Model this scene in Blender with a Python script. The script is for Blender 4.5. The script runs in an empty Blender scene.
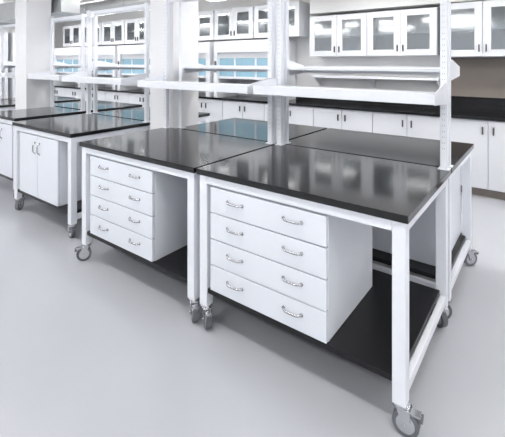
import bpy, bmesh, math, random
from mathutils import Vector, Matrix
random.seed(4)
D=bpy.data
scene=bpy.context.scene

# ---------------- materials ----------------
def mat(name,col,rough=0.4,metal=0.0,spec=0.5,noise=0.0,nscale=8,bump=0.0,emit=None,es=0,alpha=None):
    m=D.materials.new(name); m.use_nodes=True
    nt=m.node_tree; b=nt.nodes['Principled BSDF']
    b.inputs['Base Color'].default_value=(*col,1)
    b.inputs['Roughness'].default_value=rough
    b.inputs['Metallic'].default_value=metal
    b.inputs['Specular IOR Level'].default_value=spec
    if noise>0:
        tc=nt.nodes.new('ShaderNodeTexCoord'); n=nt.nodes.new('ShaderNodeTexNoise')
        n.inputs['Scale'].default_value=nscale; n.inputs['Detail'].default_value=6
        nt.links.new(tc.outputs['Object'],n.inputs['Vector'])
        r=nt.nodes.new('ShaderNodeMix'); r.data_type='RGBA'
        r.inputs[6].default_value=(*[c*(1-noise) for c in col],1)
        r.inputs[7].default_value=(*[min(1,c*(1+noise)) for c in col],1)
        nt.links.new(n.outputs['Fac'],r.inputs[0]); nt.links.new(r.outputs[2],b.inputs['Base Color'])
    if emit:
        b.inputs['Emission Color'].default_value=(*emit,1); b.inputs['Emission Strength'].default_value=es
    return m
M_white=mat('white_powder_coat',(0.80,0.82,0.87),0.32,noise=0.015,nscale=30)
M_cab=mat('cabinet_white',(0.75,0.775,0.83),0.35,noise=0.015,nscale=20)
M_dark=mat('gap_shade_black_fittings',(0.06,0.06,0.07),0.7)  # painted shade in cabinet gaps; own black of handles and hood strip
M_slot=mat('slot_recess',(0.30,0.31,0.33),0.7)
M_black=mat('black_epoxy',(0.005,0.005,0.006),0.10,spec=0.55,noise=0.3,nscale=60)
M_shelf=mat('black_lower_shelf',(0.007,0.007,0.008),0.35,spec=0.35,noise=0.3,nscale=60)
M_steel=mat('brushed_steel',(0.60,0.61,0.63),0.25,metal=1.0)
M_chrome=mat('polished_nickel',(0.52,0.52,0.54),0.18,metal=1.0)
M_tyre=mat('grey_rubber',(0.13,0.135,0.15),0.5)
M_floor=mat('grey_epoxy_floor',(0.475,0.485,0.52),0.20,spec=0.5,noise=0.03,nscale=2.5)
M_wall=mat('painted_wall',(0.74,0.74,0.74),0.7,noise=0.02,nscale=5)
M_ceil=mat('painted_ceiling',(0.74,0.74,0.73),0.8,noise=0.03,nscale=4)
M_col=mat('painted_column',(0.82,0.82,0.84),0.6,noise=0.01,nscale=6)
M_cabb=mat('casework_white',(0.70,0.715,0.75),0.4,noise=0.015,nscale=20)
M_taupe=mat('taupe_panel',(0.22,0.19,0.17),0.6,noise=0.05)
M_blue=mat('blue_sash_glass',(0.28,0.46,0.57),0.12,noise=0.1,nscale=3)
M_duct=mat('galvanised_duct',(0.55,0.56,0.57),0.35,metal=0.8,noise=0.08,nscale=10)
M_lamp=mat('lamp_diffuser',(1,1,1),0.5,emit=(1.0,0.985,0.96),es=22)
M_label=mat('label_paper',(0.9,0.9,0.85),0.6)
# glass
M_glass=D.materials.new('cabinet_glass'); M_glass.use_nodes=True
nt=M_glass.node_tree; nt.nodes.clear()
o=nt.nodes.new('ShaderNodeOutputMaterial'); mx=nt.nodes.new('ShaderNodeMixShader')
t=nt.nodes.new('ShaderNodeBsdfTransparent'); g=nt.nodes.new('ShaderNodeBsdfGlossy')
t.inputs[0].default_value=(0.78,0.82,0.84,1); g.inputs['Roughness'].default_value=0.08
mx.inputs[0].default_value=0.22
nt.links.new(t.outputs[0],mx.inputs[1]); nt.links.new(g.outputs[0],mx.inputs[2]); nt.links.new(mx.outputs[0],o.inputs[0])

# ---------------- mesh builder ----------------
class B:
    def __init__(s): s.bm=bmesh.new(); s.mats=[]
    def mi(s,m):
        if m not in s.mats: s.mats.append(m)
        return s.mats.index(m)
    def box(s,x0,x1,y0,y1,z0,z1,m,mtx=None):
        i=s.mi(m); v=[]
        for z in (z0,z1):
            for (x,y) in ((x0,y0),(x1,y0),(x1,y1),(x0,y1)):
                p=Vector((x,y,z)); p=mtx@p if mtx else p
                v.append(s.bm.verts.new(p))
        for q in ((0,3,2,1),(4,5,6,7),(0,1,5,4),(1,2,6,5),(2,3,7,6),(3,0,4,7)):
            f=s.bm.faces.new([v[k] for k in q]); f.material_index=i
    def cyl(s,p0,p1,r,m,n=16,r2=None):
        i=s.mi(m); p0=Vector(p0);p1=Vector(p1); d=(p1-p0).normalized()
        a=d.orthogonal().normalized(); b=d.cross(a); r2=r if r2 is None else r2
        A=[];C=[]
        for k in range(n):
            t=2*math.pi*k/n; u=a*math.cos(t)+b*math.sin(t)
            A.append(s.bm.verts.new(p0+u*r)); C.append(s.bm.verts.new(p1+u*r2))
        for k in range(n):
            f=s.bm.faces.new((A[k],A[(k+1)%n],C[(k+1)%n],C[k])); f.material_index=i; f.smooth=True
        f=s.bm.faces.new(A[::-1]); f.material_index=i
        f=s.bm.faces.new(C); f.material_index=i
    def tube(s,pts,r,m,n=8):
        i=s.mi(m); pts=[Vector(p) for p in pts]; rings=[]
        for k,p in enumerate(pts):
            d=(pts[min(k+1,len(pts)-1)]-pts[max(k-1,0)]).normalized()
            a=Vector((0,0,1)); 
            if abs(d.dot(a))>0.95: a=Vector((0,1,0))
            a=(a-d*a.dot(d)).normalized(); b=d.cross(a)
            rings.append([s.bm.verts.new(p+(a*math.cos(2*math.pi*j/n)+b*math.sin(2*math.pi*j/n))*r) for j in range(n)])
        for k in range(len(rings)-1):
            for j in range(n):
                f=s.bm.faces.new((rings[k][j],rings[k][(j+1)%n],rings[k+1][(j+1)%n],rings[k+1][j])); f.material_index=i; f.smooth=True
        for e in (rings[0][::-1],rings[-1]):
            f=s.bm.faces.new(e); f.material_index=i
    def prism_x(s,x0,x1,yz,m):
        i=s.mi(m)
        a=[s.bm.verts.new((x0,y,z)) for y,z in yz]; b=[s.bm.verts.new((x1,y,z)) for y,z in yz]; n=len(yz)
        f=s.bm.faces.new(a[::-1]);f.material_index=i
        f=s.bm.faces.new(b);f.material_index=i
        for k in range(n):
            f=s.bm.faces.new((a[k],a[(k+1)%n],b[(k+1)%n],b[k])); f.material_index=i
    def done(s,name,parent=None,loc=(0,0,0),rot=0,bevel=0.0):
        bmesh.ops.recalc_face_normals(s.bm,faces=s.bm.faces)
        me=D.meshes.new(name); s.bm.to_mesh(me); s.bm.free()
        for m in s.mats: me.materials.append(m)
        ob=D.objects.new(name,me); scene.collection.objects.link(ob)
        ob.location=loc; ob.rotation_euler=(0,0,rot)
        if parent: ob.parent=parent
        if bevel>0:
            md=ob.modifiers.new('bevel','BEVEL'); md.width=bevel; md.segments=2; md.limit_method='ANGLE'; md.angle_limit=math.radians(40)
        return ob
def empty(name,loc,rot=0):
    e=D.objects.new(name,None); e.empty_display_size=0.1; e.location=loc; e.rotation_euler=(0,0,rot)
    scene.collection.objects.link(e); return e

# ---------------- parts ----------------
TZ=0.94
def handle(b,x,y,z,w=0.105,m=None,vert=False):
    m=m or M_chrome; pts=[]
    for k in range(15):
        t=k/14; u=(t-.5)*w; d=0.024*(1-abs(2*t-1)**5)
        pts.append((x,y-d,z+u) if vert else (x+u,y-d,z))
    b.tube(pts,0.0066,m)
    for s_ in(-1,1):
        if vert: b.cyl((x,y,z+s_*w/2),(x,y-0.005,z+s_*w/2),0.010,m,12)
        else: b.cyl((x+s_*w/2,y,z),(x+s_*w/2,y-0.005,z),0.010,m,12)

def caster(parent,x,y,swivel,idx):
    b=B(); R=0.055
    b.cyl((0,0,0.160),(0,0,0.122),0.012,M_steel,12)
    b.cyl((0,0,0.130),(0,0,0.116),0.034,M_steel,18)
    b.cyl((0,0,0.1165),(0,0,0.110),0.028,M_steel,18,)
    off=0.022
    b.box(-0.026,0.026,-0.014,off+0.014,0.112,0.118,M_steel)
    for sx in(-1,1):
        x0=sx*0.0235
        b.prism_x(min(x0,x0+sx*0.003),max(x0,x0+sx*0.003),[(-0.014,0.118),(off+0.020,0.118),(off+0.020,0.070),(off+0.013,0.044),(off-0.013,0.044),(off-0.018,0.070)],M_steel)
    b.cyl((-0.031,off,R),(0.031,off,R),0.006,M_steel,10)
    b.cyl((-0.017,off,R),(0.017,off,R),R,M_tyre,28)
    b.cyl((-0.019,off,R),(0.019,off,R),R*0.70,M_steel,24)
    b.cyl((-0.021,off,R),(0.021,off,R),0.014,M_tyre,14)
    b.box(-0.018,0.018,off+0.018,off+0.060,0.100,0.108,M_steel)
    b.box(-0.016,0.016,off+0.052,off+0.068,0.084,0.104,M_tyre)
    b.done('caster_%d'%idx,parent,(x,y,0),swivel,0.0012)

def slots(b,x,y,z0,z1):
    z=z0
    while z<z1:
        for dx in(-0.006,0.006): b.box(x+dx-0.0014,x+dx+0.0014,y-0.0005,y+0.001,z,z+0.008,M_slot)
        z+=0.034

def bench(x0,x1,y0,y1,flip=False,shelf_z=1.40,shelf_depth=0.30,post_h=2.2,shelf=True,sw=None):
    W=x1-x0; L=y1-y0
    e=empty('mobile_lab_bench',((x0+x1)/2,(y0+y1)/2,0),math.pi if flip else 0)
    hx=W/2; hy=L/2; lg=0.057; ins=0.014
    b=B(); b.box(-hx,hx,-hy,hy,TZ-0.034,TZ,M_black); b.done('tabletop',e,bevel=0.003)
    b=B()
    for sx in(-1,1):
        for sy in(-1,1):
            cx=sx*(hx-ins-lg/2); cy=sy*(hy-ins-lg/2)
            b.box(cx-lg/2,cx+lg/2,cy-lg/2,cy+lg/2,0.130,TZ-0.034,M_white)
    zt=TZ-0.034
    for sy in(-1,1):
        cy=sy*(hy-ins-0.016)
        b.box(-hx+ins+lg,hx-ins-lg,cy-0.015,cy+0.015,zt-0.050,zt,M_white)
    for sx in(-1,1):
        cx=sx*(hx-ins-0.016)
        b.box(cx-0.015,cx+0.015,-hy+ins+lg,hy-ins-lg,zt-0.050,zt,M_white)
        b.box(cx-0.015,cx+0.015,-hy+ins+lg,hy-ins-lg,0.165,0.210,M_white)
    b.box(-hx+ins+lg,hx-ins-lg,hy-ins-0.040,hy-ins-0.010,0.165,0.200,M_white)
    b.done('steel_frame',e,bevel=0.003)
    b=B(); b.box(-hx+ins+0.034,hx-ins-0.034,-hy+ins+lg*0.2,hy-ins-lg,0.208,0.236,M_shelf)
    ob=b.done('lower_shelf',e,bevel=0.002)
    k=1
    for sx in(-1,1):
        for sy in(-1,1):
            caster(e,sx*(hx-ins-lg/2),sy*(hy-ins-lg/2),(sw[k-1] if sw else random.choice((0.6,2.4,-1.0,1.4,-0.4,math.pi))),k); k+=1
    if shelf:
        b=B(); py=hy-0.030
        for sx in(-1,1):
            px=sx*(hx-0.032)
            b.box(px-0.019,px+0.019,py-0.019,py+0.019,TZ,post_h,M_white)
            b.box(px-0.032,px+0.032,py-0.028,py+0.028,TZ,TZ+0.006,M_white)
            slots(b,px,py-0.019,TZ+0.12,post_h-0.06)
        b.box(-hx+0.05,hx-0.05,py-0.012,py+0.012,post_h-0.05,post_h-0.01,M_white)
        b.done('shelf_uprights',e,bevel=0.002)
        b=B(); z=shelf_z; yf=py-0.02-shelf_depth; yr=py-0.021
        b.box(-hx+0.020,hx-0.020,yf,yr,z-0.022,z-0.004,M_white)
        b.box(-hx+0.020,hx-0.020,yf-0.004,yf+0.014,z-0.052,z+0.006,M_white)
        for sx in(-1,1):
            xa=sx*(hx-0.014)
            b.prism_x(min(xa,xa-sx*0.005),max(xa,xa-sx*0.005),[(yf-0.004,z-0.054),(yr,z-0.075),(yr,z+0.055),(yr-0.05,z+0.055),(yf-0.004,z+0.008)],M_white)
        b.done('reagent_shelf',e,bevel=0.0015)
    return e

def drawer_cabinet(x0,x1,y0,y1,flip=False,doors=False,z0=0.238,z1=0.846):
    W=x1-x0; L=y1-y0; hx=W/2; hy=L/2
    b=B(); H=z1-z0
    b.box(-hx,hx,-hy+0.022,hy,0,H,M_cab)
    b.box(-hx+0.004,hx-0.004,-hy+0.018,-hy+0.0225,0.004,H-0.004,M_dark)  # dark sheet, paints shade into the gaps between fronts
    g=0.0065
    if doors:
        for i in range(2):
            a=-hx+i*hx+ (0.001 if i==0 else g/2); c=(-g/2 if i==0 else hx-0.001)
            b.box(a,c,-hy,-hy+0.019,0.002,H-0.002,M_cab)
            handle(b,-0.045 if i==0 else 0.045,-hy,H*0.80,vert=True)
    else:
        n=4; h=H/n
        for i in range(n):
            b.box(-hx+0.001,hx-0.001,-hy,-hy+0.019,i*h+g/2,(i+1)*h-g/2,M_cab)
            for fx in(-0.25,0.25):
                handle(b,W*fx,-hy,(i+0.58)*h)
    return b.done('door_cabinet' if doors else 'drawer_cabinet',None,((x0+x1)/2,(y0+y1)/2,z0),math.pi if flip else 0,0.0015)

# ---------------- benches ----------------
bench(-1.680,-0.460,1.68,2.58,sw=(-2.2,0.6,-1.5,0.9))
drawer_cabinet(-1.585,-0.838,1.70,2.31)
bench(-2.985,-1.700,1.68,2.58,sw=(-3.6,0.6,-2.2,0.9))
drawer_cabinet(-2.860,-2.110,1.70,2.31)
bench(-1.680,-0.460,2.60,3.48,flip=True,shelf_z=1.535)
drawer_cabinet(-1.30,-0.545,2.78,3.44,flip=True)
bench(-2.860,-1.705,2.60,3.48,flip=True,shelf_z=1.535)
drawer_cabinet(-2.74,-2.00,2.78,3.44,flip=True)
bench(-4.54,-3.36,1.81,2.69)
drawer_cabinet(-4.41,-3.62,1.83,2.44,doors=True)
bench(-4.54,-3.36,2.72,3.60,flip=True,shelf_z=1.535)
drawer_cabinet(-4.40,-3.65,2.90,3.56,flip=True)
bench(-5.66,-4.80,1.94,2.80)
drawer_cabinet(-5.56,-4.92,1.96,2.52,doors=True)
bench(-6.02,-4.82,2.85,3.70,flip=True,shelf_z=1.535)
drawer_cabinet(-5.85,-5.1,3.01,3.66,flip=True)
bench(-7.62,-6.40,1.97,2.82)
drawer_cabinet(-7.5,-6.75,1.99,2.60,doors=True)
bench(-7.62,-6.40,2.85,3.70,flip=True,shelf_z=1.535)

# ---------------- room ----------------
YW=5.87; XL=-11.2; XR=3.2; YF=-1.5; CH=2.85
def slab(name,x0,x1,y0,y1,z0,z1,m):
    b=B(); b.box(x0,x1,y0,y1,z0,z1,m); return b.done(name)
slab('floor',XL-0.1,XR+0.1,YF-1.5,YW+0.1,-0.1,0,M_floor)
slab('ceiling',XL-0.1,XR+0.1,YF-1.5,YW+0.1,CH,CH+0.1,M_ceil)
slab('wall_back',XL-0.1,XR+0.1,YW,YW+0.1,0,CH,M_wall)
slab('wall_left',XL-0.1,XL,YF-1.5,YW,0,CH,M_wall)
slab('wall_right',XR,XR+0.1,YF-1.5,YW,0,CH,M_wall)
for (cx,cy,a) in ((-3.095,2.78,0.35),(-5.87,2.62,0.34)):
    b=B(); h=a/2
    b.box(-h,h,-h,h,0,CH,M_col)
    b.box(-h-0.008,h+0.008,-h-0.008,h+0.008,0,0.10,M_wall)
    b.box(-h-0.03,h+0.03,-h-0.03,h+0.03,CH-0.12,CH,M_wall)
    b.done('column',None,(cx,cy,0),0,0.004)

LZ=2.60
for ix,x in enumerate((-9.8,-7.8,-5.8,-3.8,-1.8,0.2,2.0)):
    for y in (-1.0,0.9,3.35,4.75):
        b=B()
        b.box(-0.65,0.65,-0.10,0.10,0,0.06,M_white)
        b.box(-0.62,0.62,-0.08,0.08,-0.02,0.001,M_lamp)
        b.box(-0.60,0.60,-0.02,0.02,0.0601,0.07,M_lamp)  # added glowing strip on top, put in to brighten the ceiling
        for sx in(-0.5,0.5): b.cyl((sx,0.04,0.06),(sx,0.04,CH-LZ),0.006,M_steel,8)
        b.done('ceiling_light',None,(x,y,LZ),0)
b=B()
for y in (0.0,3.9):
    b.box(XL,XR,y-0.1,y+0.1,CH-0.16,CH,M_ceil)
b.done('trim_1')
b=B(); b.cyl((XL+0.02,4.15,CH-0.26),(XR-0.02,4.15,CH-0.26),0.11,M_duct,24)
x=XL+0.6
while x<XR-0.1:
    b.cyl((x,4.15,CH-0.26),(x+0.03,4.15,CH-0.26),0.12,M_duct,24)
    b.box(x+0.01,x+0.02,4.145,4.155,CH-0.15,CH,M_duct)
    x+=1.2
b.done('ventilation_duct')
b=B(); b.box(-10.5,-5.52,2.84,3.12,2.29,2.58,M_duct); b.box(-5.80,-5.52,2.84,3.12,2.58,CH-0.001,M_duct)
x=-10.0
while x<-5.6:
    b.box(x,x+0.03,2.825,3.135,2.275,2.595,M_duct); x+=1.0
b.done('ventilation_duct')

# ---------------- back wall run ----------------
def base_cab(x0,x1,yf,yb,h=TZ-0.035):
    b=B(); W=x1-x0; Lx=yb-yf
    b.box(0,W,0.02,Lx,0.10,h,M_cabb)
    b.box(0,W,0.07,Lx,0,0.10,M_taupe)
    g=0.004; n=2
    for i in range(n):
        a=i*W/n+g; c=(i+1)*W/n-g
        b.box(a,c,0,0.019,0.11,h-0.01,M_cabb)
        hx_=(c-0.05) if i==0 else (a+0.05)
        b.box(hx_-0.007,hx_+0.007,-0.022,0,h-0.17,h-0.08,M_dark)
    return b.done('base_cabinet',None,(x0,yf,0),0,0.002)
def wall_cab(x0,x1,yf,yb,z0,z1,nd=2):
    b=B(); W=x1-x0; Lx=yb-yf; H=z1-z0; t=0.02
    b.box(0,W,Lx-t,Lx,0,H,M_cabb)
    b.box(0,t,0.02,Lx-t,0,H,M_cabb); b.box(W-t,W,0.02,Lx-t,0,H,M_cabb)
    b.box(t,W-t,0.02,Lx-t,0,t,M_cabb); b.box(t,W-t,0.02,Lx-t,H-t,H,M_cabb)
    b.box(t,W-t,0.05,Lx-t,H/2-0.01,H/2+0.01,M_cabb)
    fr=0.085
    for i in range(nd):
        a=i*W/nd+0.003; c=(i+1)*W/nd-0.003
        b.box(a,a+fr,0,0.0195,0.003,H-0.003,M_cabb); b.box(c-fr,c,0,0.0195,0.003,H-0.003,M_cabb)
        b.box(a+fr,c-fr,0,0.0195,0.003,fr,M_cabb); b.box(a+fr,c-fr,0,0.0195,H-fr,H-0.003,M_cabb)
        b.box(a+fr,c-fr,0.008,0.012,fr,H-fr,M_glass)
        hx_=(c-0.035) if i%2==0 else (a+0.035)
        b.box(hx_-0.006,hx_+0.006,-0.02,0,0.06,0.15,M_dark)
    return b.done('wall_cabinet',None,(x0,yf,z0),0,0.0015)
yb=YW-0.005
x=-10.9
while x<1.6:
    base_cab(x,x+0.898,5.25,yb); x+=0.9
XE=x
b=B(); b.box(-10.92,XE+0.02,5.22,yb,TZ-0.034,TZ,M_black); b.done('countertop',bevel=0.003)
b=B(); b.box(-10.92,-1.11,yb-0.02,yb,TZ+0.001,TZ+0.1,M_black); b.done('backsplash')
x=-3.02
while x<-1.2:
    wall_cab(x,x+0.93,5.53,yb,1.66,2.29); x+=0.935
x=-1.10
while x<2.0:
    wall_cab(x,x+0.93,5.50,yb,1.64,2.32); x+=0.935
b=B(); b.box(-3.03,XR,5.56,yb,2.34,CH,M_wall); b.done('trim_2')
b=B(); b.box(-3.02,-1.15,5.60,yb-0.01,1.33,1.36,M_white)
for xx in(-3.0,-2.1,-1.2): b.prism_x(xx,xx+0.02,[(5.64,1.329),(yb-0.01,1.329),(yb-0.01,1.18)],M_white)
b.done('wall_shelf')
b=B(); b.box(-1.10,2.6,yb-0.03,yb-0.001,TZ+0.001,1.12,M_black); b.box(-1.10,2.6,yb-0.02,yb-0.001,1.12,1.63,M_taupe); b.done('backsplash')
def hood(x0,x1):
    W=x1-x0; b=B(); Ld=0.60
    b.box(0,0.09,0,Ld,0,0.80,M_cabb); b.box(W-0.09,W,0,Ld,0,0.80,M_cabb)
    b.box(0.09,W-0.09,Ld-0.03,Ld,0,0.80,M_cabb)
    b.box(0,W,0,Ld,0.80,1.00,M_cabb)
    b.box(0.09,W-0.09,0.06,0.07,0.38,0.70,M_blue)
    b.box(0.09,W-0.09,0.05,0.08,0.70,0.80,M_cabb)
    b.box(0.09,W-0.09,0.045,0.085,0.34,0.38,M_cabb)
    for q in (1/3,2/3): b.box(W*q-0.015,W*q+0.015,0.048,0.082,0.381,0.699,M_cabb)
    b.box(W/2-0.1,W/2+0.1,-0.003,0,0.88,0.93,M_label)
    b.box(0.02,0.07,-0.004,0,0.45,0.65,M_dark)
    return b.done('fume_hood',None,(x0,5.235,TZ+0.001),0,0.003)
x=-10.6
while x<-3.9:
    hood(x,x+1.35); x+=1.45
x=-10.6
while x<-3.5:
    wall_cab(x,x+0.90,5.50,yb,1.99,2.55); x+=0.93
def tall(y0,y1):
    b=B(); W=y1-y0
    b.box(0,0.55,0,W,0.0,2.3,M_cabb)
    for i in range(2):
        b.box(0.551,0.57,i*W/2+0.004,(i+1)*W/2-0.004,0.1,2.28,M_cabb)
        yy=W/2+(-0.05 if i==0 else 0.05)
        b.box(0.57,0.592,yy-0.006,yy+0.006,1.0,1.15,M_dark)
    b.done('tall_storage_cabinet',None,(XL+0.005,y0,0),0,0.002)
for y in (1.0,2.1,3.2,4.25): tall(y,y+0.95)

# ---------------- world, camera ----------------
w=D.worlds.new('World'); scene.world=w; w.use_nodes=True
w.node_tree.nodes['Background'].inputs[0].default_value=(0.93,0.96,1.0,1)
w.node_tree.nodes['Background'].inputs[1].default_value=1.05
cam=D.cameras.new('camera'); co=D.objects.new('camera',cam); scene.collection.objects.link(co)
f=394.0; HOR=62.0
cam.sensor_width=36; cam.lens=f/505*36; cam.shift_y=-(218.5-HOR)/505; cam.clip_start=0.05
co.location=(0,0,1.575); co.rotation_euler=(math.radians(90),0,math.atan2(.6,.8))
scene.camera=co
scene.view_settings.view_transform='Standard'
